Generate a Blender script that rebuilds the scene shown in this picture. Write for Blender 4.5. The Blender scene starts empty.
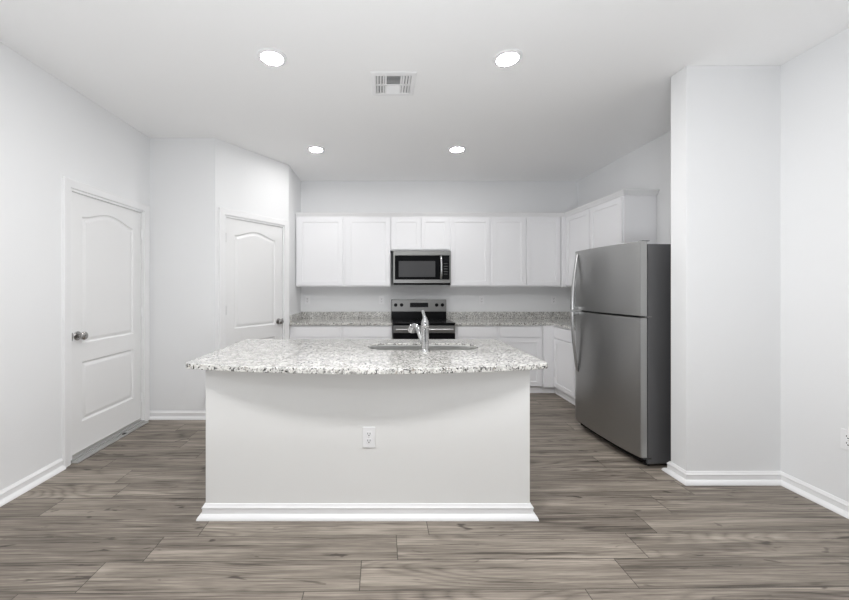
import bpy, bmesh, math, random
from mathutils import Vector, Matrix
from mathutils.geometry import tessellate_polygon

S = bpy.context.scene
COL = S.collection
PI = math.pi
random.seed(7)

# ------------------------------------------------------------------ camera, world, big lights, exposure
FPX = 355.0                       # focal length in pixels of an 849 px wide frame
cam_d = bpy.data.cameras.new('camera')
cam = bpy.data.objects.new('camera', cam_d)
COL.objects.link(cam)
cam_d.sensor_fit = 'HORIZONTAL'
cam_d.sensor_width = 36.0
cam_d.lens = FPX / 849.0 * 36.0
cam_d.shift_x = 43.5 / 849.0
cam_d.shift_y = -13.0 / 849.0
cam_d.clip_start = 0.02
cam.location = (0, 0, 1.32)
cam.rotation_euler = (PI / 2, 0, 0)
S.camera = cam

world = bpy.data.worlds.new('sky_light')
S.world = world
world.use_nodes = True
bg = world.node_tree.nodes['Background']
bg.inputs['Color'].default_value = (0.93, 0.965, 1.0, 1)
bg.inputs['Strength'].default_value = 0.12


def area(name, loc, rot, sx, sy, power, color=(1, 1, 1)):
    d = bpy.data.lights.new(name, 'AREA')
    d.shape = 'RECTANGLE'
    d.size = sx
    d.size_y = sy
    d.energy = power
    d.color = color
    o = bpy.data.objects.new(name, d)
    COL.objects.link(o)
    o.location = loc
    o.rotation_euler = rot
    return o


# daylight from the glazed far side of the living area behind the camera, and from the window on its left
area('daylight_rear', (0.2, -3.3, 1.35), (PI / 2, 0, 0), 4.6, 2.3, 3, (0.97, 0.985, 1.0))
area('daylight_left', (-2.2, -1.3, 1.45), (PI / 2, 0, -PI / 2), 2.2, 1.9, 16, (0.97, 0.985, 1.0))
# the photographer's flash, bounced off the ceiling beside the camera
area('bounce_flash', (0.1, -0.5, 0.9), (PI - 0.20, 0, 0), 0.8, 0.8, 62, (0.935, 0.965, 1.0))


def downlight(x, y, power):
    """further recessed lamps of the same grid, over the living area behind the frame"""
    d = bpy.data.lights.new('downlight', 'AREA')
    d.shape = 'DISK'
    d.size = 0.28
    d.energy = power
    d.color = (1.0, 0.995, 0.99)
    o = bpy.data.objects.new('downlight', d)
    COL.objects.link(o)
    o.location = (x, y, 2.80)


for gx in (-0.706, 0.825):
    for gy, gp in ((0.86, 22), (-0.68, 3)):
        downlight(gx, gy, gp)

S.view_settings.view_transform = 'Standard'
S.view_settings.look = 'None'
S.view_settings.gamma = 1.0
S.view_settings.use_curve_mapping = False
S.view_settings.exposure = 0.24
S.cycles.use_denoising = True
S.cycles.max_bounces = 14
S.cycles.diffuse_bounces = 10
S.cycles.glossy_bounces = 6
S.cycles.sample_clamp_indirect = 6.0

LAMP_STRENGTH = 132.0             # the four recessed ceiling lamps

# room measurements (metres; camera stands at x=0, y=0)
H = 2.815
XL = -2.32                        # left wall
YN = 3.56                         # short wall left of the pantry
A = (-1.663, 3.56)                # pantry corner
B = (-1.13, 4.345)                # other end of the slanted pantry wall
YB = 5.007                        # kitchen back wall
XK = 2.77                         # kitchen right wall
XR = 2.695                        # right wall of the dining end
YW = 2.395                        # wing wall beside the fridge
XW = 2.061
YREAR = -3.6
T = 0.12
TW = 0.132                        # stub wall thickness

# ------------------------------------------------------------------ materials


def new_mat(name):
    m = bpy.data.materials.new(name)
    m.use_nodes = True
    nt = m.node_tree
    return m, nt, nt.nodes['Principled BSDF']


def simple(name, col, rough=0.5, metal=0.0, bump=0.0, bscale=200.0, var=0.0, vscale=6.0, spec=0.5, stretch=None):
    m, nt, b = new_mat(name)
    b.inputs['Base Color'].default_value = (*col, 1)
    b.inputs['Roughness'].default_value = rough
    b.inputs['Metallic'].default_value = metal
    b.inputs['Specular IOR Level'].default_value = spec
    tc = nt.nodes.new('ShaderNodeTexCoord')
    mp = nt.nodes.new('ShaderNodeMapping')
    if stretch:
        mp.inputs['Scale'].default_value = stretch
    nt.links.new(tc.outputs['Object'], mp.inputs['Vector'])
    if var > 0:
        n = nt.nodes.new('ShaderNodeTexNoise')
        n.inputs['Scale'].default_value = vscale
        n.inputs['Detail'].default_value = 3
        nt.links.new(mp.outputs[0], n.inputs['Vector'])
        mx = nt.nodes.new('ShaderNodeMix')
        mx.data_type = 'RGBA'
        mx.inputs['A'].default_value = (*[c * (1 - var) for c in col], 1)
        mx.inputs['B'].default_value = (*[min(1, c * (1 + var)) for c in col], 1)
        nt.links.new(n.outputs['Fac'], mx.inputs['Factor'])
        nt.links.new(mx.outputs['Result'], b.inputs['Base Color'])
    if bump > 0:
        n = nt.nodes.new('ShaderNodeTexNoise')
        n.inputs['Scale'].default_value = bscale
        n.inputs['Detail'].default_value = 2
        nt.links.new(mp.outputs[0], n.inputs['Vector'])
        bp = nt.nodes.new('ShaderNodeBump')
        bp.inputs['Strength'].default_value = bump
        bp.inputs['Distance'].default_value = 0.002
        nt.links.new(n.outputs['Fac'], bp.inputs['Height'])
        nt.links.new(bp.outputs[0], b.inputs['Normal'])
    return m


M_wall = simple('wall_paint', (0.795, 0.80, 0.807), 0.75, bump=0.12, bscale=90, spec=0.25)
M_ceil = simple('ceiling_paint', (0.90, 0.90, 0.90), 0.9, bump=0.15, bscale=60, spec=0.15)
M_trim = simple('trim_paint', (0.82, 0.82, 0.825), 0.35, bump=0.02, bscale=40)
M_door = simple('door_paint', (0.80, 0.80, 0.80), 0.4, bump=0.05, bscale=120, stretch=(1, 1, 0.15))
M_cab = simple('cabinet_paint', (0.83, 0.83, 0.845), 0.38, bump=0.02, bscale=60)
M_island = simple('island_paint', (0.78, 0.78, 0.77), 0.6, bump=0.08, bscale=90, spec=0.3)
M_steel = simple('brushed_steel', (0.40, 0.40, 0.395), 0.33, 1.0, bump=0.05, bscale=40, var=0.06, vscale=30, stretch=(1, 1, 40))
M_steelh = simple('brushed_steel_horizontal', (0.26, 0.258, 0.252), 0.36, 1.0, bump=0.04, bscale=40, var=0.05, vscale=20, stretch=(1, 40, 40))
M_bright = simple('bright_steel', (0.50, 0.50, 0.50), 0.28, 1.0)
M_sink = simple('sink_steel', (0.58, 0.58, 0.57), 0.36, 1.0, bump=0.03, bscale=90)
M_chrome = simple('polished_chrome', (0.52, 0.52, 0.52), 0.1, 1.0)
M_hinge = simple('hinge_steel', (0.75, 0.75, 0.75), 0.4, 1.0)
M_nickel = simple('satin_nickel', (0.42, 0.41, 0.40), 0.22, 1.0)
M_fside = simple('fridge_side_paint', (0.085, 0.085, 0.088), 0.45, 0.0, bump=0.08, bscale=300)
M_black = simple('black_enamel', (0.006, 0.006, 0.007), 0.25, spec=0.15)
M_glass = simple('black_glass', (0.005, 0.005, 0.006), 0.16, spec=0.15)
M_mesh = simple('oven_window', (0.055, 0.055, 0.058), 0.35, var=0.1, vscale=400, spec=0.3)
M_dark = simple('dark_plastic', (0.03, 0.03, 0.03), 0.5)
M_gasket = simple('grey_gasket', (0.12, 0.12, 0.12), 0.6)
M_plate = simple('outlet_plastic', (0.84, 0.84, 0.85), 0.3)
M_slot = simple('outlet_slot', (0.03, 0.03, 0.03), 0.7)
M_alum = simple('threshold_aluminium', (0.66, 0.66, 0.65), 0.38, 1.0, bump=0.05, bscale=50, stretch=(1, 0.05, 1))
M_vent = simple('vent_enamel', (0.82, 0.82, 0.825), 0.4)
M_duct = simple('duct_inside', (0.12, 0.12, 0.12), 0.8)
M_display = simple('display_glass', (0.008, 0.008, 0.010), 0.08)
M_button = simple('button_print', (0.16, 0.16, 0.16), 0.5)
M_burner = simple('burner_print', (0.05, 0.05, 0.052), 0.15)


def lamp_mat():
    m, nt, b = new_mat('lamp_lens')
    b.inputs['Base Color'].default_value = (0.9, 0.9, 0.9, 1)
    b.inputs['Emission Color'].default_value = (1.0, 0.99, 0.98, 1)
    b.inputs['Emission Strength'].default_value = LAMP_STRENGTH
    return m


M_lamp = lamp_mat()


def granite():
    m, nt, b = new_mat('speckled_granite')
    N, L = nt.nodes, nt.links
    tc = N.new('ShaderNodeTexCoord')

    def noise(scale, detail=3, rough=0.6, off=(0, 0, 0)):
        mp = N.new('ShaderNodeMapping')
        mp.inputs['Location'].default_value = off
        L.new(tc.outputs['Object'], mp.inputs['Vector'])
        n = N.new('ShaderNodeTexNoise')
        n.inputs['Scale'].default_value = scale
        n.inputs['Detail'].default_value = detail
        n.inputs['Roughness'].default_value = rough
        L.new(mp.outputs[0], n.inputs['Vector'])
        return n.outputs['Fac']

    def ramp(src, p0, c0, p1, c1):
        r = N.new('ShaderNodeValToRGB')
        e = r.color_ramp.elements
        e[0].position, e[0].color = p0, (*c0, 1)
        e[1].position, e[1].color = p1, (*c1, 1)
        L.new(src, r.inputs['Fac'])
        return r.outputs['Color']

    def mix(a, bcol, fac):
        x = N.new('ShaderNodeMix')
        x.data_type = 'RGBA'
        L.new(a, x.inputs['A'])
        if isinstance(bcol, tuple):
            x.inputs['B'].default_value = (*bcol, 1)
        else:
            L.new(bcol, x.inputs['B'])
        L.new(fac, x.inputs['Factor'])
        return x.outputs['Result']
    base = ramp(noise(16, 4, 0.7), 0.35, (0.48, 0.475, 0.455), 0.60, (0.76, 0.75, 0.72))
    g = ramp(noise(62, 3, 0.65, (3, 1, 7)), 0.525, (0, 0, 0), 0.585, (1, 1, 1))
    c = mix(base, (0.27, 0.265, 0.25), g)
    t = ramp(noise(40, 3, 0.6, (9, 4, 2)), 0.60, (0, 0, 0), 0.68, (1, 1, 1))
    c = mix(c, (0.33, 0.30, 0.26), t)
    k = ramp(noise(75, 2, 0.5, (1, 8, 5)), 0.59, (0, 0, 0), 0.63, (1, 1, 1))
    c = mix(c, (0.035, 0.034, 0.035), k)
    w = ramp(noise(100, 1, 0.5, (5, 5, 1)), 0.64, (0, 0, 0), 0.70, (1, 1, 1))
    c = mix(c, (0.88, 0.87, 0.85), w)
    L.new(c, b.inputs['Base Color'])
    b.inputs['Roughness'].default_value = 0.16
    b.inputs['Coat Weight'].default_value = 0.6
    b.inputs['Coat Roughness'].default_value = 0.08
    return m


M_granite = granite()


def floor_mat():
    m, nt, b = new_mat('grey_wood_planks')
    N, L = nt.nodes, nt.links

    def val(op, a, c=None, d=None):
        n = N.new('ShaderNodeMath')
        n.operation = op
        for i, v in enumerate((a, c, d)):
            if v is None:
                continue
            if isinstance(v, (int, float)):
                n.inputs[i].default_value = v
            else:
                L.new(v, n.inputs[i])
        return n.outputs[0]
    tc = N.new('ShaderNodeTexCoord')
    sp = N.new('ShaderNodeSeparateXYZ')
    L.new(tc.outputs['Object'], sp.inputs[0])
    X, Y = sp.outputs['X'], sp.outputs['Y']
    Y = val('MULTIPLY_ADD', X, -0.010, Y)
    P, LEN, Y0 = 0.1725, 1.226, 1.543
    ry = val('DIVIDE', val('SUBTRACT', Y, Y0), P)
    row = val('FLOOR', ry)
    fy = val('FRACT', ry)
    wn = N.new('ShaderNodeTexWhiteNoise')
    wn.noise_dimensions = '1D'
    L.new(val('ADD', row, 13.37), wn.inputs['W'])
    far = val('GREATER_THAN', row, 2.5)
    near = val('MULTIPLY', val('LESS_THAN', row, -0.5), -0.065)
    off = val('ADD', val('MULTIPLY_ADD', row, 0.175, -0.094), val('MULTIPLY', val('MULTIPLY', wn.outputs['Value'], far), 1.226))
    off = val('ADD', off, near)
    rx = val('DIVIDE', val('SUBTRACT', X, off), LEN)
    colm = val('FLOOR', rx)
    fx = val('FRACT', rx)
    cmb = N.new('ShaderNodeCombineXYZ')
    L.new(row, cmb.inputs[0])
    L.new(colm, cmb.inputs[1])
    wp = N.new('ShaderNodeTexWhiteNoise')
    wp.noise_dimensions = '2D'
    L.new(cmb.outputs[0], wp.inputs['Vector'])
    rnd = wp.outputs['Value']
    # grain coordinates, shifted per plank
    gc = N.new('ShaderNodeCombineXYZ')
    L.new(val('MULTIPLY_ADD', rnd, 37.0, X), gc.inputs[0])
    L.new(Y, gc.inputs[1])
    L.new(val('MULTIPLY', rnd, 11.0), gc.inputs[2])

    def noise(sx, sy, scale, detail, rough, dist=0.0):
        mp = N.new('ShaderNodeMapping')
        mp.inputs['Scale'].default_value = (sx, sy, 1)
        L.new(gc.outputs[0], mp.inputs['Vector'])
        n = N.new('ShaderNodeTexNoise')
        n.inputs['Scale'].default_value = scale
        n.inputs['Detail'].default_value = detail
        n.inputs['Roughness'].default_value = rough
        n.inputs['Distortion'].default_value = dist
        L.new(mp.outputs[0], n.inputs['Vector'])
        return n.outputs['Fac']
    broad = noise(1.0, 17, 1.0, 6, 0.68, 0.2)
    fine = noise(2.2, 120, 1.0, 4, 0.7, 0.1)
    # cathedral figure: contour bands of a stretched noise field
    field = noise(0.55, 4.0, 1.0, 1.5, 0.4, 0.1)
    band = val('SINE', val('MULTIPLY', field, 170.0))
    band = val('POWER', val('MULTIPLY_ADD', band, 0.5, 0.5), 0.45)

    def rng(src, lo, hi):
        k = N.new('ShaderNodeMapRange')
        k.inputs['From Min'].default_value = lo
        k.inputs['From Max'].default_value = hi
        L.new(src, k.inputs['Value'])
        return k.outputs[0]
    mask = rng(noise(0.7, 3.0, 1.7, 1, 0.5), 0.45, 0.62)
    streak = rng(noise(1.8, 46, 1.0, 3, 0.6, 0.5), 0.57, 0.70)
    knots = rng(noise(5.5, 22, 1.0, 2, 0.5, 0.9), 0.66, 0.76)
    tone = val('MULTIPLY', broad, 0.56)
    tone = val('MULTIPLY_ADD', fine, 0.46, tone)
    tone = val('MULTIPLY_ADD', val('MULTIPLY', val('SUBTRACT', band, 0.75), mask), 0.09, tone)
    tone = val('MULTIPLY_ADD', rnd, 0.07, tone)
    tone = val('MULTIPLY_ADD', streak, -0.15, tone)
    tone = val('MULTIPLY_ADD', knots, -0.20, tone)
    r = N.new('ShaderNodeValToRGB')
    e = r.color_ramp.elements
    e[0].position, e[0].color = 0.38, (0.070, 0.058, 0.048, 1)
    e[1].position, e[1].color = 0.74, (0.46, 0.405, 0.345, 1)
    mid = e.new(0.55)
    mid.color = (0.220, 0.190, 0.159, 1)
    L.new(tone, r.inputs['Fac'])
    # seams
    ey = val('MINIMUM', fy, val('SUBTRACT', 1.0, fy))
    ex = val('MINIMUM', fx, val('SUBTRACT', 1.0, fx))
    sy = val('LESS_THAN', ey, 0.0018 / P)
    sx = val('LESS_THAN', ex, 0.0020 / LEN)
    seam = val('MAXIMUM', sy, sx)
    mx = N.new('ShaderNodeMix')
    mx.data_type = 'RGBA'
    L.new(val('MULTIPLY', seam, 0.85), mx.inputs['Factor'])
    L.new(r.outputs['Color'], mx.inputs['A'])
    mx.inputs['B'].default_value = (0.045, 0.038, 0.032, 1)
    L.new(mx.outputs['Result'], b.inputs['Base Color'])
    b.inputs['Roughness'].default_value = 0.5
    b.inputs['Specular IOR Level'].default_value = 0.35
    bp = N.new('ShaderNodeBump')
    bp.inputs['Strength'].default_value = 0.25
    bp.inputs['Distance'].default_value = 0.002
    L.new(val('SUBTRACT', fine, seam), bp.inputs['Height'])
    L.new(bp.outputs[0], b.inputs['Normal'])
    return m


M_floor = floor_mat()

# ------------------------------------------------------------------ mesh helpers


class MB:
    """collects shapes for ONE mesh"""

    def __init__(self):
        self.bm = bmesh.new()

    def merge(self, src):
        me = bpy.data.meshes.new('tmp')
        src.to_mesh(me)
        src.free()
        self.bm.from_mesh(me)
        bpy.data.meshes.remove(me)
        return self

    def box(self, x0, x1, y0, y1, z0, z1, bev=0.0, seg=2, mtx=None):
        t = bmesh.new()
        bmesh.ops.create_cube(t, size=1)
        bmesh.ops.scale(t, vec=(x1 - x0, y1 - y0, z1 - z0), verts=t.verts)
        bmesh.ops.translate(t, vec=((x0 + x1) / 2, (y0 + y1) / 2, (z0 + z1) / 2), verts=t.verts)
        if bev > 0:
            bmesh.ops.bevel(t, geom=t.edges[:], offset=bev, segments=seg, profile=0.5, affect='EDGES')
        if mtx:
            t.transform(mtx)
        return self.merge(t)

    def loops(self, rings, close_u=True, cap0=True, cap1=True, mtx=None):
        t = bmesh.new()
        vr = [[t.verts.new(p) for p in r] for r in rings]
        n = len(rings[0])
        for a, c in zip(vr[:-1], vr[1:]):
            for i in range(n if close_u else n - 1):
                j = (i + 1) % n
                try:
                    t.faces.new((a[i], a[j], c[j], c[i]))
                except ValueError:
                    pass
        if cap0:
            t.faces.new(list(reversed(vr[0])))
        if cap1:
            t.faces.new(vr[-1])
        bmesh.ops.recalc_face_normals(t, faces=t.faces)
        if mtx:
            t.transform(mtx)
        return self.merge(t)

    def prism(self, pts, z0, z1, bev=0.0, mtx=None, seg=2):
        t = bmesh.new()
        a = [t.verts.new((p[0], p[1], z0)) for p in pts]
        c = [t.verts.new((p[0], p[1], z1)) for p in pts]
        n = len(pts)
        t.faces.new(list(reversed(a)))
        top = t.faces.new(c)
        for i in range(n):
            j = (i + 1) % n
            t.faces.new((a[i], a[j], c[j], c[i]))
        bmesh.ops.recalc_face_normals(t, faces=t.faces)
        if bev > 0:
            es = [e for e in t.edges if abs(e.verts[0].co.z - e.verts[1].co.z) < 1e-6]
            bmesh.ops.bevel(t, geom=es, offset=bev, segments=seg, profile=0.5, affect='EDGES')
        if mtx:
            t.transform(mtx)
        return self.merge(t)

    def lathe(self, prof, n=32, mtx=None):
        """prof: list of (radius, z)"""
        rings = []
        for r, z in prof:
            rr = max(r, 1e-5)
            rings.append([(rr * math.cos(2 * PI * i / n), rr * math.sin(2 * PI * i / n), z) for i in range(n)])
        return self.loops(rings, True, True, True, mtx)

    def tube(self, pts, rad, n=14, squash=1.0):
        """rad: number or list"""
        pts = [Vector(p) for p in pts]
        if not isinstance(rad, (list, tuple)):
            rad = [rad] * len(pts)
        rings = []
        up = None
        for i, p in enumerate(pts):
            d = (pts[min(i + 1, len(pts) - 1)] - pts[max(i - 1, 0)]).normalized()
            if up is None:
                up = Vector((0, 0, 1)) if abs(d.z) < 0.9 else Vector((0, 1, 0))
            s = d.cross(up).normalized()
            up = s.cross(d).normalized()
            rings.append([tuple(p + (s * math.cos(2 * PI * k / n) + up * math.sin(2 * PI * k / n) * squash) * rad[i]) for k in range(n)])
        return self.loops(rings)

    def build(self, name, mat, parent=None, smooth=35.0):
        bmesh.ops.remove_doubles(self.bm, verts=self.bm.verts, dist=1e-6)
        me = bpy.data.meshes.new(name)
        self.bm.to_mesh(me)
        self.bm.free()
        me.materials.append(mat)
        if smooth:
            for p in me.polygons:
                p.use_smooth = True
            try:
                me.set_sharp_from_angle(angle=math.radians(smooth))
            except Exception:
                pass
        o = bpy.data.objects.new(name, me)
        COL.objects.link(o)
        if smooth:
            wn = o.modifiers.new('weighted_normals', 'WEIGHTED_NORMAL')
            wn.keep_sharp = True
            wn.weight = 100
        if parent is not None:
            o.parent = parent
        return o


def tag(o, label, cat, group=None, kind=None):
    o['label'] = label
    o['category'] = cat
    if group:
        o['group'] = group
    if kind:
        o['kind'] = kind
    return o


def thing(name, label, cat, loc=(0, 0, 0), rz=0.0, group=None, kind=None):
    o = bpy.data.objects.new(name, None)
    o.empty_display_size = 0.1
    COL.objects.link(o)
    o.location = loc
    o.rotation_euler = (0, 0, rz)
    return tag(o, label, cat, group, kind)


def copy_tree(o, parent=None):
    c = o.copy()
    COL.objects.link(c)
    if parent is not None:
        c.parent = parent
    for ch in list(o.children):
        copy_tree(ch, c)
    return c


def structure(mb, name, mat, label, cat):
    return tag(mb.build(name, mat), label, cat, kind='structure')


def offset_path(path, d, closed=False):
    """mitred offset of a 2D polyline, positive = to the left of travel"""
    n = len(path)
    out = []
    for i in range(n):
        p = Vector(path[i])
        prv = Vector(path[i - 1]) if (i > 0 or closed) else None
        nxt = Vector(path[(i + 1) % n]) if (i < n - 1 or closed) else None
        ns = []
        if prv is not None:
            e = (p - prv).normalized()
            ns.append(Vector((-e.y, e.x)))
        if nxt is not None:
            e = (nxt - p).normalized()
            ns.append(Vector((-e.y, e.x)))
        if len(ns) == 2:
            m = ns[0] + ns[1]
            m = m / max(m.length_squared / 2, 1e-6) if m.length > 1e-6 else ns[0]
        else:
            m = ns[0]
        out.append((p.x + m.x * d, p.y + m.y * d))
    return out


def sweep(mb, path, prof, fn, closed=False):
    """prof: closed list of (offset, w); fn(u, v, w) -> point"""
    cols = [[fn(u, v, w) for (u, v) in offset_path(path, d, closed)] for d, w in prof]
    rings = [[cols[k][i] for k in range(len(prof))] for i in range(len(path))]
    if closed:
        rings.append(rings[0])
    return mb.loops(rings, True, not closed, not closed)


def box_obj(name, mat, parent, *a, bev=0.003, seg=2):
    return MB().box(*a, bev=bev, seg=seg).build(name, mat, parent)


def wall_frame(p0, p1):
    """matrix: local x along the wall from p0 to p1, local y out of the room's back, z up"""
    d = Vector((p1[0] - p0[0], p1[1] - p0[1], 0))
    ln = d.length
    d.normalize()
    n = Vector((-d.y, d.x, 0))
    m = Matrix(((d.x, n.x, 0, p0[0]), (d.y, n.y, 0, p0[1]), (0, 0, 1, 0), (0, 0, 0, 1)))
    return m, ln


# ------------------------------------------------------------------ room shell
structure(MB().box(XL - T, XK + T, YREAR, YB + T, -0.1, 0.0), 'floor', M_floor, 'grey brown wood plank floor running through the whole kitchen', 'floor')
structure(MB().box(XL - T, XK + T, YREAR, YB + T, H, H + 0.1), 'ceiling', M_ceil, 'flat white ceiling with four recessed lamps and one vent', 'ceiling')

# left wall with door opening (and the daylight window behind the camera)
D1a, D1b, DH = 2.650, 3.464, 2.055
wl = MB()
wl.box(XL - T, XL, YREAR, -2.4, 0, H)
wl.box(XL - T, XL, -2.4, -0.2, 0, 0.5)
wl.box(XL - T, XL, -2.4, -0.2, 2.4, H)
wl.box(XL - T, XL, -0.2, D1a, 0, H)
wl.box(XL - T, XL, D1a, D1b, DH, H)
wl.box(XL - T, XL, D1b, YN + T, 0, H)
structure(wl, 'wall_left', M_wall, 'long white wall on the left with the closed panel door', 'wall')
structure(MB().box(XL, A[0], YN, YN + T, 0, H), 'wall_back_left', M_wall, 'narrow white wall between the left door and the slanted pantry wall', 'wall')

mD, LD = wall_frame(A, B)
P0, P1 = 0.105, 0.875
wd = MB()
wd.box(0, P0, 0, T * 0.9, 0, H, mtx=mD)
wd.box(P0, P1, 0, T * 0.9, DH, H, mtx=mD)
wd.box(P1, LD, 0, T * 0.9, 0, H, mtx=mD)
structure(wd, 'wall_diagonal', M_wall, 'white slanted wall that holds the pantry door', 'wall')
structure(MB().box(B[0] - T, B[0], B[1], YB, 0, H), 'wall_pantry_side', M_wall, 'short white wall at the left end of the back counter', 'wall')
structure(MB().box(B[0] - T, XK + T, YB, YB + T, 0, H), 'wall_back', M_wall, 'white kitchen back wall behind the cabinets and the range', 'wall')
structure(MB().box(XK, XK + T, YW + TW, YB, 0, H), 'wall_right_kitchen', M_wall, 'white kitchen side wall behind the refrigerator', 'wall')
structure(MB().box(XW, XK + T, YW, YW + TW, 0, H, bev=0.004), 'wall_wing', M_wall, 'white stub wall standing in front of the refrigerator', 'wall')
structure(MB().box(XR, XR + T, YREAR, YW, 0, H), 'wall_right', M_wall, 'long white wall at the right edge with an outlet', 'wall')

# baseboards: profile with a bead on top and a shoe mould below
BASE = [(0, 0), (0.036, 0), (0.035, 0.008), (0.030, 0.018), (0.019, 0.025), (0.014, 0.027), (0.013, 0.030), (0.013, 0.055), (0.0155, 0.057),
        (0.0155, 0.062), (0.011, 0.066), (0.007, 0.073), (0.005, 0.078), (0, 0.079)]


def baseboard(name, path, label):
    mb = MB()
    sweep(mb, path, BASE, lambda u, v, w: (u, v, w))
    return structure(mb, name, M_trim, label, 'baseboard')


CW = 0.070                       # casing width
baseboard('baseboard_left', [(XL, D1a - CW - 0.004), (XL, YREAR)][::-1][::-1], 'white baseboard along the left wall in front of the door')
baseboard('baseboard_back_left', [A, (XL, YN)], 'white baseboard under the narrow wall beside the left door')
baseboard('baseboard_right', [(XR, YREAR), (XR, YW), (XW, YW), (XW, YW + TW), (XW + 0.25, YW + TW)], 'white baseboard along the right wall and around the stub wall')

# casings
CAS = [(0.006, 0.0), (0.006, 0.010), (0.012, 0.014), (0.032, 0.016), (0.052, 0.020), (0.066, 0.019), (CW, 0.012), (CW, 0.0)]


def casing(name, u0, u1, h, fn, label):
    mb = MB()
    sweep(mb, [(u0, 0.0), (u0, h), (u1, h), (u1, 0.0)], CAS, fn)
    return structure(mb, name, M_trim, label, 'door casing')


def panel_poly(u0, u1, v0, v1, rise=0.0):
    """outline of a door panel, counter-clockwise, eyebrow arch on top when rise > 0"""
    pts = [(u0, v0), (u1, v0), (u1, v1)]
    if rise > 0:
        n = 20
        for i in range(1, n):
            t = i / n
            s = 1 - t
            k = 0.5 - 0.5 * math.cos(2 * PI * min(max(t, 0), 1))
            pts.append((u1 + (u0 - u1) * t, v1 + rise * (k ** 0.8)))
    pts.append((u0, v1))
    return pts


def panelled(mb, w0, w1, z0, z1, panels, y_front, thick, rings, m=None):
    """slab in the local xz plane, front faces -y; panels are moulded grooves. rings: (inset, depth)"""
    t = bmesh.new()
    outer = [(w0, z0), (w1, z0), (w1, z1), (w0, z1)]

    def poly(pts):
        t.faces.new([t.verts.new((u, y_front, v)) for u, v in pts])
    pu0, pu1 = panels[0][0][0], panels[0][1][0]
    lv = [v for p in panels for v in (p[0][1], p[2][1])]
    poly([(w0, z0), (pu0, z0)] + [(pu0, v) for v in lv] + [(pu0, z1), (w0, z1)])
    poly([(pu1, z0), (w1, z0), (w1, z1), (pu1, z1)] + [(pu1, v) for v in lv[::-1]])
    below = [(pu0, z0), (pu1, z0)]
    for p in panels:
        poly(below + [p[1], p[0]])
        below = [p[0 - 1]] + p[2:-1][::-1]          # upper outline of this panel, left to right
    poly(below + [(pu1, z1), (pu0, z1)])
    for p in panels:
        prev = None
        for ins, dep in [(0, 0)] + rings:
            q = offset_path(p, ins, True)
            cur = [t.verts.new((u, y_front + dep, v)) for u, v in q]
            if prev:
                for i in range(len(p)):
                    j = (i + 1) % len(p)
                    t.faces.new((prev[i], prev[j], cur[j], cur[i]))
            prev = cur
        t.faces.new(prev)
    # sides and back
    f = [t.verts.new((u, y_front, v)) for u, v in outer]
    k = [t.verts.new((u, y_front + thick, v)) for u, v in outer]
    for i in range(4):
        j = (i + 1) % 4
        t.faces.new((f[i], k[i], k[j], f[j]))
    t.faces.new(k)
    bmesh.ops.remove_doubles(t, verts=t.verts, dist=1e-5)
    bmesh.ops.recalc_face_normals(t, faces=t.faces)
    if m:
        t.transform(m)
    return mb.merge(t)


DRINGS = [(0.003, 0.007), (0.011, 0.012), (0.019, 0.012), (0.038, 0.003), (0.046, 0.002)]


def knob_mb(x, y, z):
    """door knob standing out toward -y"""
    m = Matrix.Translation((x, y, z)) @ Matrix.Rotation(PI / 2, 4, 'X')
    mb = MB()
    mb.lathe([(0.0, 0.0), (0.034, 0.0), (0.035, 0.004), (0.031, 0.010), (0.014, 0.013), (0.0125, 0.018), (0.0125, 0.030), (0.018, 0.036),
              (0.028, 0.042), (0.0315, 0.051), (0.030, 0.060), (0.024, 0.066), (0.012, 0.069), (0.0, 0.070)], 28, m)
    return mb


def hinge_mb(x, y, z):
    mb = MB()
    mb.box(x - 0.010, x + 0.010, y - 0.002, y + 0.003, z - 0.044, z + 0.044, bev=0.001)
    mb.lathe([(0, -0.048), (0.004, -0.047), (0.006, -0.044), (0.006, 0.044), (0.004, 0.047), (0, 0.048)], 12, Matrix.Translation((x, y - 0.006, z)))
    return mb


def room_door(name, label, loc, rz, width, hinge_right, knob_z, kmat=M_nickel, hmat=M_plate, gap=0.004, z0=0.012):
    """local x along the wall (from the left jamb as seen from the room), -y toward the room"""
    root = thing(name, label, 'door', loc, rz, kind='structure')
    w = width
    yf = 0.012
    st = 0.118
    mb = MB()
    panels = [panel_poly(st, w - st, 0.272, 0.736), panel_poly(st, w - st, 0.880, 1.866, 0.066)]
    panelled(mb, gap + 0.014, w - gap - 0.014, z0, 2.055 - 0.016, panels, yf, 0.035, DRINGS)
    leaf = mb.build('leaf', M_door, root, smooth=25)
    # jamb lining
    jb = MB()
    jb.box(0.0, 0.014, -0.001, 0.108, 0, 2.041)
    jb.box(w - 0.014, w, -0.001, 0.108, 0, 2.041)
    jb.box(0.0, w, -0.001, 0.108, 2.041, 2.055)
    # stops behind the leaf
    jb.box(0.014, 0.026, 0.049, 0.085, 0, 2.041)
    jb.box(w - 0.026, w - 0.014, 0.049, 0.085, 0, 2.041)
    jb.box(0.014, w - 0.014, 0.049, 0.085, 2.029, 2.041)
    jb.build('jamb', M_trim, root, smooth=None)
    kx = 0.075 if hinge_right else w - 0.075
    knob_mb(kx, yf, knob_z).build('knob', kmat, leaf)
    for z in (0.25, 1.08, 1.83):
        hinge_mb(w - 0.015 if hinge_right else 0.015, 0.006, z).build('hinge', hmat, root)
    sx = 0.016 if hinge_right else w - 0.016
    MB().box(sx - 0.0035, sx + 0.0035, -0.0025, 0.012, knob_z - 0.03, knob_z + 0.03, bev=0.0008).build('strike_plate', kmat, root)
    return root


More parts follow.
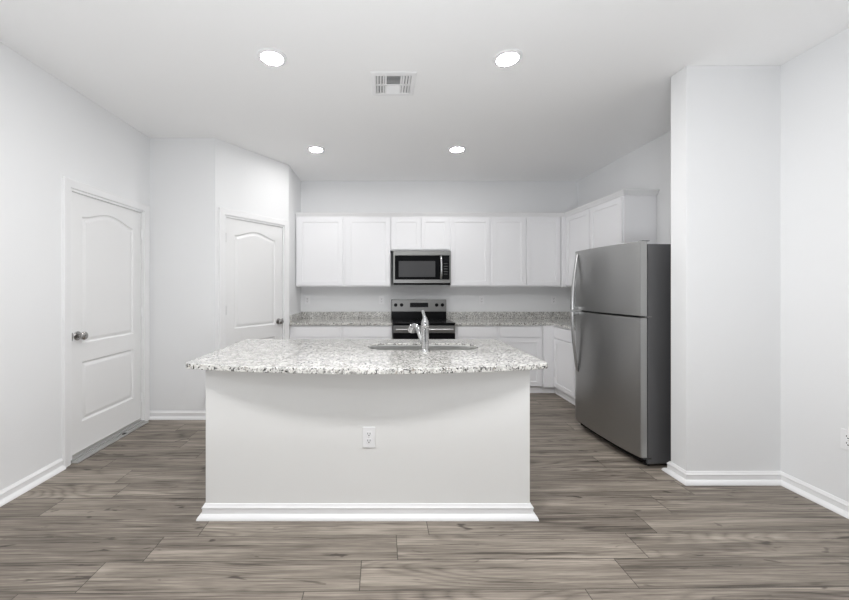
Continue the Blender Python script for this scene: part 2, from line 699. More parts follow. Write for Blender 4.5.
# left wall door: as seen from the room its left jamb is the near one -> local x = +Y, local -y = +X
dl = room_door('door_1', 'closed white two panel door with round knob on the left wall', (XL, D1a, 0), PI / 2, D1b - D1a, True, 0.945, z0=0.03)
th = MB()
th.prism([(0.0, -0.058), (D1b - D1a, -0.058), (D1b - D1a, 0.10), (0, 0.10)], 0.0005, 0.010, bev=0.003)
th.prism([(0.0, -0.012), (D1b - D1a, -0.012), (D1b - D1a, 0.05), (0, 0.05)], 0.009, 0.024, bev=0.003)
th.box(0.0, D1b - D1a, -0.048, -0.040, 0.0095, 0.012, bev=0.001)
tho = th.build('threshold', M_alum, dl)
tho['label'] = 'grey metal threshold'
sw = MB()
sw.box(0.02, D1b - D1a - 0.02, 0.006, 0.014, 0.022, 0.050, bev=0.002)
swo = sw.build('door_sweep', M_alum, dl)
MB().box(0.50, 0.53, -0.045, -0.020, 0.010, 0.016, bev=0.002).build('threshold_clip', M_dark, tho)
casing('trim_1', -D1b, -D1a, DH, lambda u, v, w: (XL + w, -u, v), 'white casing around the left wall door')

ap = Vector(mD @ Vector((P0, 0, 0)))
angD = math.atan2(B[1] - A[1], B[0] - A[0])
room_door('door_2', 'closed white two panel pantry door in the slanted wall', tuple(ap), angD, P1 - P0, False, 0.912, hmat=M_hinge)


def cd(u, v, w):
    return tuple(mD @ Vector((u, -w, v)))


casing('trim_2', P0, P1, DH, cd, 'white casing around the pantry door')

# ------------------------------------------------------------------ kitchen island
IX0, IX1, IY0 = -1.007, 0.855, 2.037
IYB = 2.86
ITOP = 0.892
ITH = 0.032
isl = thing('kitchen_island', 'white painted island base with plain front under the speckled worktop', 'kitchen island', ((IX0 + IX1) / 2, IY0, 0))
ox, oy = (IX0 + IX1) / 2, IY0
hw = (IX1 - IX0) / 2
KW = 0.115
mb = MB()
mb.box(-hw, hw, 0, KW, 0, ITOP - ITH, bev=0.003)
mb.build('front_panel', M_island, isl)
mb = MB()
mb.box(-hw + 0.004, -hw + 0.022, KW, IYB - oy - 0.03, 0.0, ITOP - ITH)
mb.box(hw - 0.022, hw - 0.004, KW, IYB - oy - 0.03, 0.0, ITOP - ITH)
mb.box(-hw + 0.022, hw - 0.022, KW, IYB - oy - 0.03, 0.09, 0.108)
mb.box(-hw + 0.022, hw - 0.022, IYB - oy - 0.11, IYB - oy - 0.095, 0.0, 0.09)
mb.build('cabinet_body', M_cab, isl)
CRINGS = [(0.002, 0.007), (0.010, 0.009)]
RY = Matrix.Rotation(PI, 4, 'Z')
nd = 4
dw = 2 * (hw - 0.03) / nd
for i in range(nd):
    x0 = -hw + 0.03 + i * dw
    # fronts look away from the camera (+y)
    m_ = Matrix.Translation((x0 + dw / 2, IYB - oy - 0.03, 0)) @ RY
    w = dw - 0.008
    mbd = MB()
    panelled(mbd, -w / 2, w / 2, 0.115, ITOP - ITH - 0.02, [panel_poly(-w / 2 + 0.055, w / 2 - 0.055, 0.17, ITOP - ITH - 0.075)], -0.02, 0.018, CRINGS, m_)
    mbd.build('door', M_cab, isl)
mb = MB()
sweep(mb, [(hw, IYB - oy - 0.12), (hw, 0), (-hw, 0), (-hw, IYB - oy - 0.12)][::-1], [(-d, w) for d, w in BASE], lambda u, v, w: (u, v, w))
mb.build('baseboard', M_trim, isl)
COVE = [(0, -0.030), (0.004, -0.030), (0.006, -0.022), (0.010, -0.014), (0.016, -0.009), (0.018, -0.004), (0.018, 0.0), (0, 0)]
for sgn in (-1, 1):
    mb = MB()
    sweep(mb, [(sgn * hw, IYB - oy - 0.06), (sgn * hw, 0.0)], [(d * -sgn, w) for d, w in COVE], lambda u, v, w: (u, v, ITOP - ITH - 0.0005 + w))
    mb.build('cove_trim', M_trim, isl)

# worktop outline: bowed front edge, straight back, sink cut-out
CX0, CX1 = -1.108, 0.946
CYF, CYC, CYB = 1.994, 1.862, 2.92
xm = (CX0 + CX1) / 2
outl = []
n = 40
for i in range(n + 1):
    t = i / n
    x = CX0 + (CX1 - CX0) * t
    k = (x - xm) / ((CX1 - CX0) / 2)
    # circular bow
    sag = CYF - CYC
    R = ((CX1 - CX0) / 2) ** 2 / (2 * sag) + sag / 2
    y = CYC + R - math.sqrt(R * R - (x - xm) ** 2)
    outl.append((x, y))
outl.append((CX1, CYB))
outl.append((CX0, CYB))


def round_corners(pts, idx, r, seg=5):
    out = []
    n = len(pts)
    for i, p in enumerate(pts):
        if i not in idx:
            out.append(p)
            continue
        p = Vector(p)
        a = (Vector(pts[i - 1]) - p).normalized()
        b = (Vector(pts[(i + 1) % n]) - p).normalized()
        rr = min(r, (Vector(pts[i - 1]) - p).length * 0.95, (Vector(pts[(i + 1) % n]) - p).length * 0.95)
        p0, p1 = p + a * rr, p + b * rr
        for k in range(seg + 1):
            t = k / seg
            q = p0 * (1 - t) ** 2 + p * 2 * t * (1 - t) + p1 * t * t
            out.append((q.x, q.y))
    return out


outl = round_corners(outl, {0, n, n + 1, n + 2}, 0.03)
SX0, SX1, SY0, SY1 = -0.095, 0.690, 2.415, 2.700


def stadium(x0, x1, y0, y1, r, seg=10):
    pts = []
    for cx, cy, a0 in ((x1 - r, y0 + r, -PI / 2), (x1 - r, y1 - r, 0), (x0 + r, y1 - r, PI / 2), (x0 + r, y0 + r, PI)):
        for k in range(seg + 1):
            a = a0 + k / seg * PI / 2
            pts.append((cx + r * math.cos(a), cy + r * math.sin(a)))
    return pts


hole = stadium(SX0, SX1, SY0, SY1, 0.125)


def slab_with_hole(mb, outer, hole, z0, z1, r=0.005):
    t = bmesh.new()
    for z, d in ((z1, 1), (z0, 0)):
        ins = r
        o2 = offset_path(outer, ins, True)
        h2 = offset_path(hole, -ins * 0.6 if d else -0.034, True) if hole else None
        lp = [[Vector((u, v, 0)) for u, v in o2]]
        if h2:
            lp.append([Vector((u, v, 0)) for u, v in reversed(h2)])
        flat = [p for l in lp for p in l]
        vs = [t.verts.new((p.x, p.y, z)) for p in flat]
        for tri in tessellate_polygon(lp):
            try:
                t.faces.new([vs[i] for i in tri])
            except ValueError:
                pass

    def skin(rings):
        vr = [[t.verts.new(p) for p in rr] for rr in rings]
        nn = len(rings[0])
        for a, c in zip(vr[:-1], vr[1:]):
            for i in range(nn):
                j = (i + 1) % nn
                t.faces.new((a[i], a[j], c[j], c[i]))

    def prof(ins):
        s = ins * (1 - math.sqrt(0.5))
        return [(ins, z0), (s, z0 + s), (0, z0 + ins), (0, z1 - ins), (s, z1 - s), (ins, z1)]
    skin([[(u, v, z) for u, v in offset_path(outer, d, True)] for d, z in prof(r)])
    if hole:
        top = prof(r * 0.6)[3:]
        zl = z1 - 0.013
        skin([[(u, v, z) for u, v in offset_path(hole, -d, True)] for d, z in [(0.034, z0), (0.034, zl), (0.0, zl)] + top])
    bmesh.ops.remove_doubles(t, verts=t.verts, dist=1e-5)
    bmesh.ops.recalc_face_normals(t, faces=t.faces)
    return mb.merge(t)


mb = MB()
slab_with_hole(mb, outl, hole, ITOP - ITH, ITOP)
tag(mb.build('island_countertop', M_granite), 'pale speckled granite worktop with bowed front edge on the island', 'countertop')

# sink: undermounted steel bowl
sk = thing('sink', 'stainless steel undermount sink sunk into the island worktop', 'sink', ((SX0 + SX1) / 2, (SY0 + SY1) / 2, ITOP - 0.013))
scx, scy = (SX0 + SX1) / 2, (SY0 + SY1) / 2
hl = [(u - scx, v - scy) for u, v in hole]
mb = MB()
rings = []
for d, z in ((-0.030, -0.003), (-0.030, -0.0005), (0.003, -0.0005), (0.006, -0.010), (0.010, -0.12), (0.016, -0.150), (0.034, -0.168), (0.060, -0.172)):
    rings.append([(u, v, z) for u, v in offset_path(hl, d, True)])
mb.loops(rings, True, False, True)
rings = []
for d, z in ((-0.030, -0.003), (0.003, -0.003), (0.004, -0.012), (0.008, -0.125), (0.014, -0.155), (0.032, -0.171), (0.060, -0.175)):
    rings.append([(u, v, z) for u, v in offset_path(hl, d, True)])
mb.loops(rings, True, False, True)
mb.build('bowl', M_sink, sk)
MB().lathe([(0, 0), (0.045, 0), (0.045, 0.004), (0.036, 0.005), (0.030, 0.001), (0, 0.001)], 28, Matrix.Translation((0, 0.02, -0.1718))).build('drain', M_chrome, sk)

# faucet
fx, fy = 0.295, 2.378
fa = thing('faucet', 'chrome single lever faucet standing on the island worktop before the sink', 'faucet', (fx, fy, ITOP))
mb = MB()
mb.lathe([(0, 0), (0.031, 0), (0.031, 0.004), (0.028, 0.010), (0.0255, 0.014), (0.0250, 0.150), (0.0265, 0.153), (0.0265, 0.158), (0.0235, 0.161), (0, 0.161)], 28)
mb.build('body', M_chrome, fa)
mb = MB()
mb.lathe([(0, 0.1605), (0.0235, 0.1605), (0.0260, 0.170), (0.0265, 0.182), (0.0235, 0.198), (0.017, 0.213), (0.013, 0.225), (0, 0.229)], 28)
mb.tube([(0.0, 0.0, 0.205), (-0.003, 0.003, 0.225), (-0.008, 0.006, 0.245), (-0.013, 0.008, 0.262), (-0.016, 0.009, 0.272)], [0.0165, 0.0125, 0.010, 0.0105, 0.008], 14)
mb.build('lever', M_chrome, fa)
ctrl = [(-0.010, 0.006, 0.050), (-0.020, 0.020, 0.075), (-0.032, 0.042, 0.115), (-0.043, 0.066, 0.143), (-0.056, 0.090, 0.157), (-0.070, 0.110, 0.153), (-0.077, 0.120, 0.136)]


def smooth_path(c, n):
    c = [Vector(p) for p in c]
    c = [c[0] * 2 - c[1]] + c + [c[-1] * 2 - c[-2]]
    out = []
    for i in range(1, len(c) - 2):
        for k in range(n):
            t = k / n
            a_, b_, c_, d_ = c[i - 1], c[i], c[i + 1], c[i + 2]
            out.append(0.5 * (2 * b_ + (c_ - a_) * t + (2 * a_ - 5 * b_ + 4 * c_ - d_) * t * t + (3 * b_ - 3 * c_ + d_ - a_) * t ** 3))
    out.append(c[-2])
    return out


sp_pts = smooth_path(ctrl, 5)
mb = MB()
mb.tube(sp_pts, 0.0175, 18)
mb.build('spout', M_chrome, fa)
e = Vector(sp_pts[-1])
d = (Vector(sp_pts[-1]) - Vector(sp_pts[-3])).normalized()
mb = MB()
mb.tube([tuple(e - d * 0.02), tuple(e - d * 0.018), tuple(e + d * 0.022), tuple(e + d * 0.026)], [0.0175, 0.024, 0.0255, 0.022], 22)
head = mb.build('spray_head', M_chrome, fa)
MB().tube([tuple(e + d * 0.024), tuple(e + d * 0.029)], 0.013, 16).build('aerator', M_gasket, head)

# ------------------------------------------------------------------ outlets


def outlet(label, loc, rz, group=None, blank=False):
    root = thing('electrical_outlet', label, 'outlet', loc, rz, group)
    MB().box(-0.036, 0.036, -0.0065, -0.0003, -0.0585, 0.0585, bev=0.0025).build('cover_plate', M_plate, root)
    for s in (-1, 1):
        mb = MB()
        pts = stadium(-0.017, 0.017, s * 0.0195 - 0.0145, s * 0.0195 + 0.0145, 0.009, 6)
        mb.prism(pts, 0.006, 0.0085, bev=0.0008, mtx=Matrix.Rotation(PI / 2, 4, 'X'))
        r = mb.build('receptacle', M_plate, root)
        mb = MB()
        zz = s * 0.0195
        mb.box(-0.0080, -0.0050, -0.0092, -0.0080, zz - 0.001, zz + 0.0085)
        mb.box(0.0050, 0.0080, -0.0092, -0.0080, zz - 0.001, zz + 0.0085)
        mb.lathe([(0, 0.0080), (0.0034, 0.0080), (0.0034, 0.0092), (0, 0.0092)], 12, Matrix.Translation((0, 0, zz - 0.007)) @ Matrix.Rotation(PI / 2, 4, 'X'))
        mb.build('slots', M_slot, r)
    MB().lathe([(0, 0.006), (0.003, 0.006), (0.003, 0.0078), (0, 0.0080)], 12, Matrix.Rotation(PI / 2, 4, 'X')).build('screw', M_alum, root)
    return root


outlet('white duplex outlet low on the front of the island', (-0.069, IY0, 0.459), 0)
outlet('white duplex outlet low on the right wall at the picture edge', (XR, 2.042, 0.437), -PI / 2)
WO = 'outlets on the backsplash wall'
for px, lb in ((307.5, 'white outlet on the backsplash wall near the pantry corner'),
               (381.5, 'white outlet on the backsplash wall just left of the range'),
               (481.5, 'white outlet on the backsplash wall between range and right corner'),
               (553.5, 'white outlet on the backsplash wall in the right corner by the refrigerator')):
    outlet(lb, ((px - 381) / FPX * YB, YB, 1.135), 0, WO)

# ------------------------------------------------------------------ upper cabinets
UZ0, UZ1, UD = 1.325, 2.242, 0.33
YU = YB - UD                       # carcass front plane (face frame)
XU = XK - UD
UG = 'white wall cabinets'


def wall_cabinet(label, cx0, cx1, z0, z1, doors, m=None, loc=None, rz=0.0, depth=UD - 0.002):
    """local x along the run, front faces -y at y=0; doors: list of (x0, x1)"""
    w = cx1 - cx0
    root = thing('wall_cabinet', label, 'cabinet', loc, rz, UG)
    mb = MB()
    mb.box(0.0005, w - 0.0005, 0, depth, z0, z1, bev=0.0015)
    mb.build('cabinet_body', M_cab, root)
    for a, b in doors:
        md = MB()
        dz0, dz1 = z0 + 0.016, z1 - 0.014
        st = 0.055
        panelled(md, a, b, dz0, dz1, [panel_poly(a + st, b - st, dz0 + st, dz1 - st)], -0.019, 0.0185, CRINGS)
        md.build('door', M_cab, root)
    return root


def xpx(px, Y):
    return (px - 381.0) / FPX * Y


def bx_(px):
    return xpx(px, YU - 0.019)


c0, c1, c2 = B[0] + 0.012, bx_(344.6), bx_(390.6)
c3, c4, c5 = bx_(450.2), bx_(490.9), bx_(561.5)


def drs(base, *prs):
    return [(bx_(a) - base, bx_(b) - base) for a, b in prs]


wall_cabinet('single door white wall cabinet at the left end beside the pantry wall', c0, c1, UZ0, UZ1, drs(c0, (298.2, 342.4)), loc=(c0, YU, 0))
wall_cabinet('single door white wall cabinet directly left of the microwave', c1, c2, UZ0, UZ1, drs(c1, (346.8, 389.6)), loc=(c1, YU, 0))
wall_cabinet('short two door white wall cabinet above the microwave', c2, c3, 1.800, UZ1, drs(c2, (391.8, 420.6), (421.4, 448.6)), loc=(c2, YU, 0))
wall_cabinet('single door white wall cabinet directly right of the microwave', c3, c4, UZ0, UZ1, drs(c3, (451.0, 489.6)), loc=(c3, YU, 0))
wall_cabinet('double door white wall cabinet left of the right corner', c4, c5, UZ0, UZ1, drs(c4, (492.2, 525.6), (526.6, 560.0)), loc=(c4, YU, 0))
# right bank: local x runs from far to near (-Y), front faces -X
YE = 3.565
y2 = 4.115
corner = wall_cabinet('white wall cabinet on the side wall inside the back corner', 0, YU - y2, UZ0, UZ1, [(0.03, YU - y2 - 0.008)], loc=(XU, YU, 0), rz=-PI / 2)
# blind corner box behind it
MB().box(-(UD - 0.002), -0.0005, 0.002 + (-0.0), UD - 0.002, UZ0, UZ1).build('corner_box', M_cab, corner)
MB().box(-0.001, 0.0255, -(XU - c5) + 0.001, -0.0005, UZ0, UZ1).build('filler', M_cab, corner)
wall_cabinet('white wall cabinet on the side wall with its plain end above the refrigerator', 0, y2 - YE, UZ0, UZ1, [(0.008, y2 - YE - 0.008)], loc=(XU, y2, 0), rz=-PI / 2)

CRN = [(0.0, 0.0), (0.006, 0.0), (0.006, 0.008), (0.012, 0.014), (0.022, 0.030), (0.030, 0.038), (0.034, 0.042), (0.034, 0.050), (-0.02, 0.050), (-0.02, 0.0)]
mb = MB()
sweep(mb, [(c0, YU - 0.003), (XU - 0.003, YU - 0.003), (XU - 0.003, YE - 0.003), (XK - 0.001, YE - 0.003)][::-1], CRN[::-1] if False else [(d, w) for d, w in CRN],
      lambda u, v, w: (u, v, UZ1 + 0.0005 + w)) if False else sweep(mb, [(c0, YU - 0.003), (XU - 0.003, YU - 0.003), (XU - 0.003, YE - 0.003), (XK - 0.001, YE - 0.003)], [(-d, w) for d, w in CRN], lambda u, v, w: (u, v, UZ1 + 0.0005 + w))
tag(mb.build('crown_molding', M_trim), 'white crown molding running along the tops of the wall cabinets', 'molding')

# ------------------------------------------------------------------ base cabinets
BZ0, BZ1 = 0.085, 0.845
YF = YB - 0.61
XF = XK - 0.63
BG = 'white base cabinets'


def bpx(px):
    return xpx(px, YF - 0.02)


def base_cabinet(label, cx0, cx1, fronts, loc, rz=0.0, depth=0.608, drawer=True):
    w = cx1 - cx0
    root = thing('base_cabinet', label, 'cabinet', loc, rz, BG)
    mb = MB()
    mb.box(0.0005, w - 0.0005, 0, depth, BZ0, BZ1, bev=0.0015)
    mb.box(0.0005, w - 0.0005, 0.045, depth, 0.0, BZ0)
    mb.build('cabinet_body', M_cab, root)
    mb = MB()
    mb.box(0.001, w - 0.001, 0.028, 0.044, 0.0005, 0.075, bev=0.003)
    mb.box(0.001, w - 0.001, 0.016, 0.030, 0.0005, 0.016, bev=0.005)
    mb.build('toe_kick', M_trim, root)
    for a, b in fronts:
        md = MB()
        md.box(a, b, -0.019, -0.0005, 0.705, 0.832, bev=0.002)
        md.build('drawer', M_cab, root)
        md = MB()
        panelled(md, a, b, 0.098, 0.690, [panel_poly(a + 0.055, b - 0.055, 0.153, 0.635)], -0.019, 0.0185, CRINGS)
        md.build('door', M_cab, root)
    return root


def bfr(base, *prs):
    return [(bpx(a) - base, bpx(b) - base) for a, b in prs]


RX0, RX1 = 0.145, 0.905            # range
b0, b1, b2 = B[0] + 0.004, bpx(342.3), RX0 - 0.006
base_cabinet('white base cabinet at the left end of the back counter', b0, b1, bfr(b0, (293.6, 340.6)), (b0, YF, 0))
base_cabinet('white base cabinet directly left of the range', b1, b2, bfr(b1, (344.2, 390.6)), (b1, YF, 0))
b3, b4, b5 = RX1 + 0.006, bpx(497.8), bpx(543.4)
base_cabinet('white base cabinet directly right of the range', b3, b4, bfr(b3, (457.4, 496.2)), (b3, YF, 0))
bc = base_cabinet('white base cabinet between the range unit and the right corner', b4, b5, bfr(b4, (499.8, 541.2)), (b4, YF, 0))
# corner unit on the side wall, then one towards the fridge; local x runs toward the camera
yc, ye = 3.90, 3.47
cu = base_cabinet('white base cabinet on the side wall in the back corner', 0, YF - yc, [(0.035, YF - yc - 0.008)], (XF, YF, 0), -PI / 2, depth=0.628)
MB().box(-0.608, -0.0005, 0.0, 0.628, BZ0, BZ1).build('corner_box', M_cab, cu)
MB().box(-0.001, 0.0285, -(XF - b5) + 0.001, -0.0005, BZ0, BZ1).build('filler', M_cab, cu)
mb = MB()
mb.box(-0.044, -0.028, -(XF - b5) + 0.001, 0.028, 0.0005, 0.075, bev=0.003)
mb.box(-0.030, -0.016, -(XF - b5) + 0.001, 0.016, 0.0005, 0.016, bev=0.004)
mb.box(-0.044, 0.0005, 0.028, 0.044, 0.0005, 0.075)
mb.box(-0.030, 0.0005, 0.016, 0.030, 0.0005, 0.016, bev=0.004)
mb.build('toe_kick', M_trim, cu)
base_cabinet('white base cabinet on the side wall next to the refrigerator', 0, yc - ye, [(0.008, yc - ye - 0.008)], (XF, yc, 0), -PI / 2, depth=0.628)

# back counters
BT = 0.880
bth = BT - BZ1 - 0.0005
SPH = 0.972


def strip_splash(mb, x0, x1, y0, y1):
    mb.box(x0, x1, y0, y1, BT, SPH, bev=0.002)


ct = thing('back_countertop', 'short speckled granite counter between the pantry wall and the range', 'countertop', (0, 0, 0), group='granite counters on the back wall')
MB().box(B[0] + 0.001, b2 + 0.001, YF - 0.027, YB - 0.001, BZ1 + 0.0005, BT, bev=0.004).build('worktop', M_granite, ct)
mb = MB()
strip_splash(mb, B[0] + 0.022, b2 + 0.001, YB - 0.021, YB - 0.001)
strip_splash(mb, B[0] + 0.001, B[0] + 0.021, YF - 0.005, YB - 0.001)
mb.build('backsplash', M_granite, ct)
ct2 = thing('back_countertop', 'L-shaped speckled granite counter from the range around to the refrigerator', 'countertop', (0, 0, 0), group='granite counters on the back wall')
xfc = XF - 0.027
mb = MB()
mb.prism([(b3 - 0.001, YF - 0.027), (xfc - 0.0, YF - 0.027), (xfc, ye), (XK - 0.001, ye), (XK - 0.001, YB - 0.001), (b3 - 0.001, YB - 0.001)], BZ1 + 0.0005, BT, bev=0.004)
mb.build('worktop', M_granite, ct2)
mb = MB()
strip_splash(mb, b3 - 0.001, XK - 0.022, YB - 0.021, YB - 0.001)
strip_splash(mb, XK - 0.021, XK - 0.001, ye, YB - 0.001)
mb.build('backsplash', M_granite, ct2)

# ------------------------------------------------------------------ microwave
mx0, mx1 = 0.160, 0.907
mw = thing('microwave', 'stainless steel microwave mounted under the short cabinet above the range', 'microwave', (mx0, 4.61, 1.346))
mW = mx1 - mx0
mH = 1.787 - 1.346
MB().box(0.002, mW - 0.002, 0.022, 0.394, 0.006, mH - 0.001, bev=0.003).build('housing', M_steelh, mw)
mb = MB()
fz0, fz1 = 0.026, mH
gz0, gz1 = 0.070, 0.386
mb.box(0, mW, 0, 0.022, gz1, fz1, bev=0.002)
mb.box(0, mW, 0, 0.022, fz0, gz0, bev=0.002)
mb.box(0, 0.020, 0, 0.022, gz0, gz1, bev=0.002)
mb.box(mW - 0.016, mW, 0, 0.022, gz0, gz1, bev=0.002)
mb.build('front_frame', M_steelh, mw)
MB().box(0.004, mW - 0.004, 0.006, 0.05, 0.0, 0.026, bev=0.002).build('vent_strip', M_black, mw)
dr = MB().box(0.021, 0.600, 0.003, 0.0215, gz0 + 0.001, gz1 - 0.001, bev=0.002).build('door', M_glass, mw)
MB().box(0.070, 0.545, 0.0015, 0.004, gz0 + 0.035, gz1 - 0.075, bev=0.001).build('window', M_mesh, dr)
cp = MB().box(0.601, mW - 0.017, 0.003, 0.0215, gz0 + 0.001, gz1 - 0.001, bev=0.002).build('control_panel', M_black, mw)
MB().box(0.655, mW - 0.030, 0.0015, 0.004, gz1 - 0.075, gz1 - 0.040, bev=0.001).build('display', M_display, cp)
for r_ in range(5):
    for c_ in range(3):
        x = 0.657 + c_ * 0.017
        z = gz1 - 0.105 - r_ * 0.034
        MB().box(x, x + 0.010, 0.0022, 0.004, z - 0.008, z, bev=0.0005).build('button', M_button, cp)
hp = [(0.612 + 0.008, 0.004 - 0.040 * math.sin(PI * t) ** 0.6, gz0 + 0.012 + (gz1 - gz0 - 0.024) * t) for t in [i / 16 for i in range(17)]]
mb = MB()
mb.tube(hp, 0.013, 12, squash=1.0)
mb.build('handle', M_bright, dr)

# ------------------------------------------------------------------ range
RY0 = 4.335
rg = thing('range', 'stainless steel electric range with black glass cooktop behind the faucet', 'oven', (RX0, RY0, 0))
rW = RX1 - RX0
rD = YB - 0.012 - RY0
mb = MB()
mb.box(0.001, rW - 0.001, 0.030, rD, 0.06, 0.868, bev=0.003)
mb.box(0.03, rW - 0.03, 0.06, rD - 0.05, 0.0, 0.06)
mb.build('housing', M_steel, rg)
tp = MB().box(0, rW, -0.022, rD - 0.075, 0.868, 0.886, bev=0.004).build('cooktop', M_glass, rg)
for bx, by, br in ((0.20, 0.15, 0.105), (0.56, 0.15, 0.08), (0.20, 0.42, 0.075), (0.56, 0.42, 0.10)):
    MB().lathe([(br, 0.8858), (br, 0.8863), (br - 0.004, 0.8863), (br - 0.004, 0.8858)], 36, Matrix.Translation((bx, by, 0))).build('burner_ring', M_burner, tp)
bgd = MB().box(0, rW, rD - 0.080, rD, 0.868, 1.145, bev=0.004).build('backguard', M_black, rg)
zc0 = 0.980
cpn = MB().box(0.003, rW - 0.003, rD - 0.088, rD - 0.0805, zc0, 1.143, bev=0.003).build('control_panel', M_steelh, bgd)
yk = rD - 0.088
for px in (395.7, 401.6, 436.6, 442.4):
    x = xpx(px, RY0 + yk) - RX0
    m = Matrix.Translation((x, yk, 1.072)) @ Matrix.Rotation(PI / 2, 4, 'X')
    mb = MB()
    mb.lathe([(0, 0), (0.024, 0), (0.024, 0.006), (0.019, 0.010), (0.017, 0.026), (0.014, 0.029), (0, 0.029)], 24, m)
    mb.box(-0.004, 0.004, -0.016, 0.016, 0.026, 0.034, bev=0.0015, mtx=m)
    mb.build('knob', M_black, rg)
x0, x1 = xpx(410, RY0 + yk) - RX0, xpx(428.2, RY0 + yk) - RX0
MB().box(x0, x1, yk - 0.003, yk, 1.040, 1.103, bev=0.0015).build('clock_display', M_display, bgd)
# oven door
od = MB().box(0.002, rW - 0.002, -0.020, 0.0295, 0.225, 0.760, bev=0.004).build('oven_door', M_glass, rg)
MB().box(0.10, rW - 0.10, -0.0215, -0.0195, 0.33, 0.65, bev=0.002).build('window', M_mesh, od)
MB().box(0.002, rW - 0.002, -0.022, 0.0295, 0.762, 0.848, bev=0.004).build('door_rail', M_steelh, od)
MB().box(0.002, rW - 0.002, 0.0, 0.0295, 0.849, 0.867, bev=0.001).build('vent_gap', M_black, rg)
mb = MB()
hz = 0.806
mb.tube([(0.035, -0.066, hz), (rW - 0.035, -0.066, hz)], 0.0125, 16)
for x in (0.075, rW - 0.075):
    mb.tube([(x, -0.021, hz), (x, -0.066, hz)], 0.010, 12)
mb.build('handle', M_bright, od)
MB().box(0.002, rW - 0.002, -0.020, 0.0295, 0.068, 0.218, bev=0.004).build('storage_drawer', M_steelh, rg)

# ------------------------------------------------------------------ refrigerator
fr = thing('refrigerator', 'tall stainless steel top freezer refrigerator beside the stub wall', 'refrigerator', (1.880, 2.588, 0), 0.064)
FW = 0.785
MB().box(0.072, 0.775, 0.004, FW - 0.004, 0.022, 1.636, bev=0.006).build('cabinet_body', M_fside, fr)
mb = MB()
mb.box(0.055, 0.12, 0.02, FW - 0.02, 0.018, 0.064, bev=0.004)
mb.build('bottom_grille', M_black, fr)
for y in (0.05, FW - 0.05):
    for x in (0.10, 0.72):
        MB().lathe([(0, 0), (0.022, 0), (0.022, 0.010), (0.012, 0.014), (0.012, 0.023), (0, 0.023)], 16, Matrix.Translation((x, y, 0.0005))).build('foot', M_dark, fr)


def door_outline(x_back, bulge=0.028):
    pts = []
    n = 24
    for i in range(n + 1):
        t = i / n
        y = FW * t
        x = 0.012 - bulge * (1 - (2 * t - 1) ** 2)
        pts.append((x, y))
    # soft vertical corners
    pts = [(0.024, 0.0)] + [(0.014, 0.004)] + pts[1:-1] + [(0.014, FW - 0.004), (0.024, FW)]
    pts += [(x_back, FW), (x_back, 0.0)]
    return pts[::-1]


SPLIT = 1.100
dn = MB().prism(door_outline(0.062), 0.072, SPLIT - 0.007, bev=0.004).build('refrigerator_door', M_steel, fr, smooth=30)
df = MB().prism(door_outline(0.062), SPLIT + 0.007, 1.656, bev=0.004).build('freezer_door', M_steel, fr, smooth=30)
for d_, z0, z1 in ((dn, 0.085, SPLIT - 0.02), (df, SPLIT + 0.02, 1.638)):
    MB().box(0.062, 0.0715, 0.012, FW - 0.012, z0, z1).build('gasket', M_gasket, d_)
MB().box(0.035, 0.09, 0.006, 0.05, 1.6562, 1.661, bev=0.002).build('top_hinge', M_dark, fr)
MB().box(0.045, 0.10, -0.002, 0.05, SPLIT - 0.006, SPLIT + 0.006, bev=0.002).build('middle_hinge', M_gasket, fr)
MB().box(0.035, 0.10, 0.002, 0.06, 0.058, 0.070, bev=0.002).build('bottom_hinge', M_dark, fr)


def fridge_handle(zs, ze, name, parent):
    """bowed bar: thin far end flat on the door (zs), wide end standing off at the split (ze)"""
    yh = FW - 0.052
    rows = []
    n = 22
    for i in range(n + 1):
        t = i / n
        z = zs + (ze - zs) * t
        off = 0.006 + 0.048 * math.sin(min(t, 1.0) * PI / 2) ** 0.9
        x = 0.006 - off
        hwid = 0.012 + 0.008 * t
        thk = 0.008 + 0.007 * t
        ring = []
        for k in range(12):
            a = 2 * PI * k / 12
            ring.append((x + thk * math.cos(a), yh + hwid * math.sin(a), z))
        rows.append(ring)
    mb = MB()
    mb.loops(rows)
    sgn = 1 if ze > zs else -1
    zz = ze - sgn * 0.014
    mb.box(-0.048, 0.010, yh - 0.015, yh + 0.015, zz - 0.013, zz + 0.013, bev=0.004)
    mb.box(-0.008, 0.012, yh - 0.011, yh + 0.011, zs - 0.004 if sgn > 0 else zs - 0.02, zs + 0.02 if sgn > 0 else zs + 0.004, bev=0.003)
    return mb.build(name, M_bright, parent)


fridge_handle(1.625, SPLIT + 0.010, 'handle', df)
fridge_handle(0.535, SPLIT - 0.010, 'handle', dn)

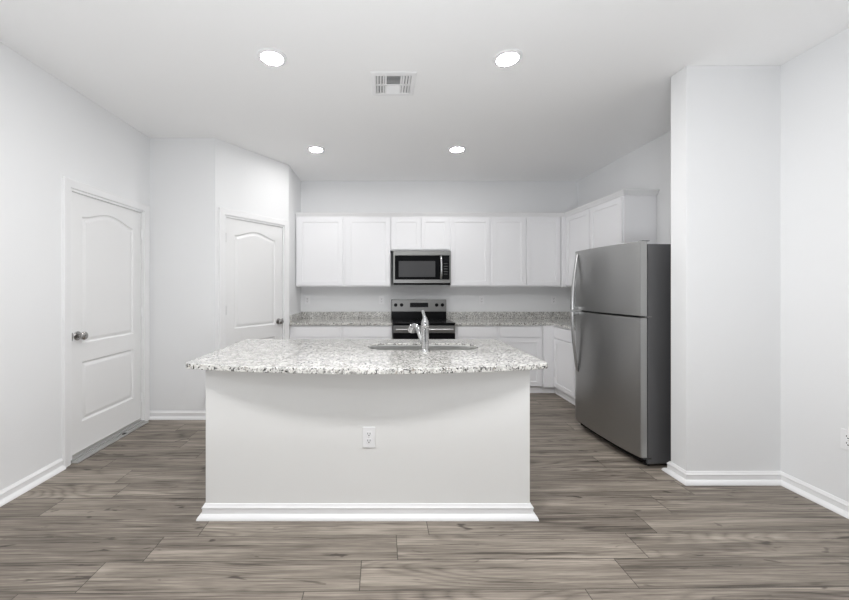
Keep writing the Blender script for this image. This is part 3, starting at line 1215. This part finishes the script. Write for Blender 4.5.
# ------------------------------------------------------------------ ceiling lamps
LG = 'recessed ceiling lamps'
lp = None
for x, y, lb in ((-0.708, 2.31, 'round recessed ceiling lamp left of the vent'),
                 (0.826, 2.318, 'round recessed ceiling lamp right of the vent'),
                 (-0.704, 3.846, 'round recessed ceiling lamp above the left end of the back cabinets'),
                 (0.824, 3.846, 'round recessed ceiling lamp in front of the microwave')):
    if lp is None:
        lp = thing('recessed_lamp', lb, 'ceiling lamp', (x, y, H), 0, LG)
        MB().lathe([(0.0695, -0.0005), (0.094, -0.0005), (0.094, -0.004), (0.088, -0.009), (0.073, -0.0115), (0.0695, -0.010)], 40).build('trim_ring', M_plate, lp)
        # ring is open in the middle: rebuild as a true annulus
        me = lp.children[0].data
        bmr = bmesh.new()
        bmr.from_mesh(me)
        bmesh.ops.delete(bmr, geom=[f for f in bmr.faces if len(f.verts) > 6], context='FACES')
        bmr.to_mesh(me)
        bmr.free()
        MB().lathe([(0, -0.0008), (0.069, -0.0008), (0.069, -0.0085), (0.066, -0.0115), (0.056, -0.013), (0.036, -0.014), (0, -0.0145)], 40).build('lens', M_lamp, lp)
        t_ = lp
    else:
        t_ = copy_tree(lp)
        t_.location = (x, y, H)
        t_['label'] = lb

# ------------------------------------------------------------------ ceiling vent
vx0, vx1, vy0, vy1 = -0.072, 0.252, 2.463, 2.765
vt = thing('ceiling_vent', 'white square louvred air vent in the ceiling between the lamps', 'vent', ((vx0 + vx1) / 2, (vy0 + vy1) / 2, H))
vw, vh = (vx1 - vx0) / 2, (vy1 - vy0) / 2
iw, ih = vw - 0.038, vh - 0.038
mb = MB()
sweep(mb, [(-iw, -ih), (iw, -ih), (iw, ih), (-iw, ih)][::-1], [(0.0, -0.006), (0.004, -0.011), (0.028, -0.010), (0.038, -0.003), (0.038, -0.0005), (0.0, -0.0005)],
      lambda u, v, w: (u, v, w), closed=True)
mb.build('frame', M_vent, vt)
MB().box(-iw, iw, -ih, ih, -0.0015, -0.0005).build('duct_opening', M_duct, vt)
bw = 2 * iw / 3.6
zc = -0.0075


def slat(mb, x0, x1, y0, y1, tilt, along):
    cx, cy = (x0 + x1) / 2, (y0 + y1) / 2
    m = Matrix.Translation((cx, cy, zc)) @ Matrix.Rotation(tilt, 4, 'X' if along == 'x' else 'Y')
    mb.box(-(x1 - x0) / 2, (x1 - x0) / 2, -(y1 - y0) / 2, (y1 - y0) / 2, -0.0007, 0.0007, mtx=m)


mb = MB()
for x in (-iw + bw, iw - bw):
    mb.box(x - 0.006, x + 0.006, -ih, ih, -0.011, -0.002, bev=0.001)
mb.box(-iw, iw, -0.006, 0.006, -0.011, -0.002, bev=0.001)
mb.build('cross_bars', M_vent, vt)
for sgn in (-1, 1):
    for hs in (-1, 1):
        mb = MB()
        xa = -iw if sgn < 0 else iw - bw + 0.006
        for i in range(3):
            cx = xa + (i + 0.5) * (bw - 0.006) / 3
            y0_, y1_ = (0.006, ih) if hs > 0 else (-ih, -0.006)
            slat(mb, cx - 0.0085, cx + 0.0085, y0_, y1_, sgn * 0.55, 'y')
        mb.build('side_louvres', M_vent, vt)
for hs in (-1, 1):
    mb = MB()
    for i in range(7):
        cy = hs * (0.008 + (i + 0.5) * (ih - 0.008) / 7)
        slat(mb, -iw + bw + 0.006, iw - bw - 0.006, cy - 0.0085, cy + 0.0085, -0.65 if hs > 0 else 0.65, 'x')
    mb.build('centre_louvres', M_vent, vt)
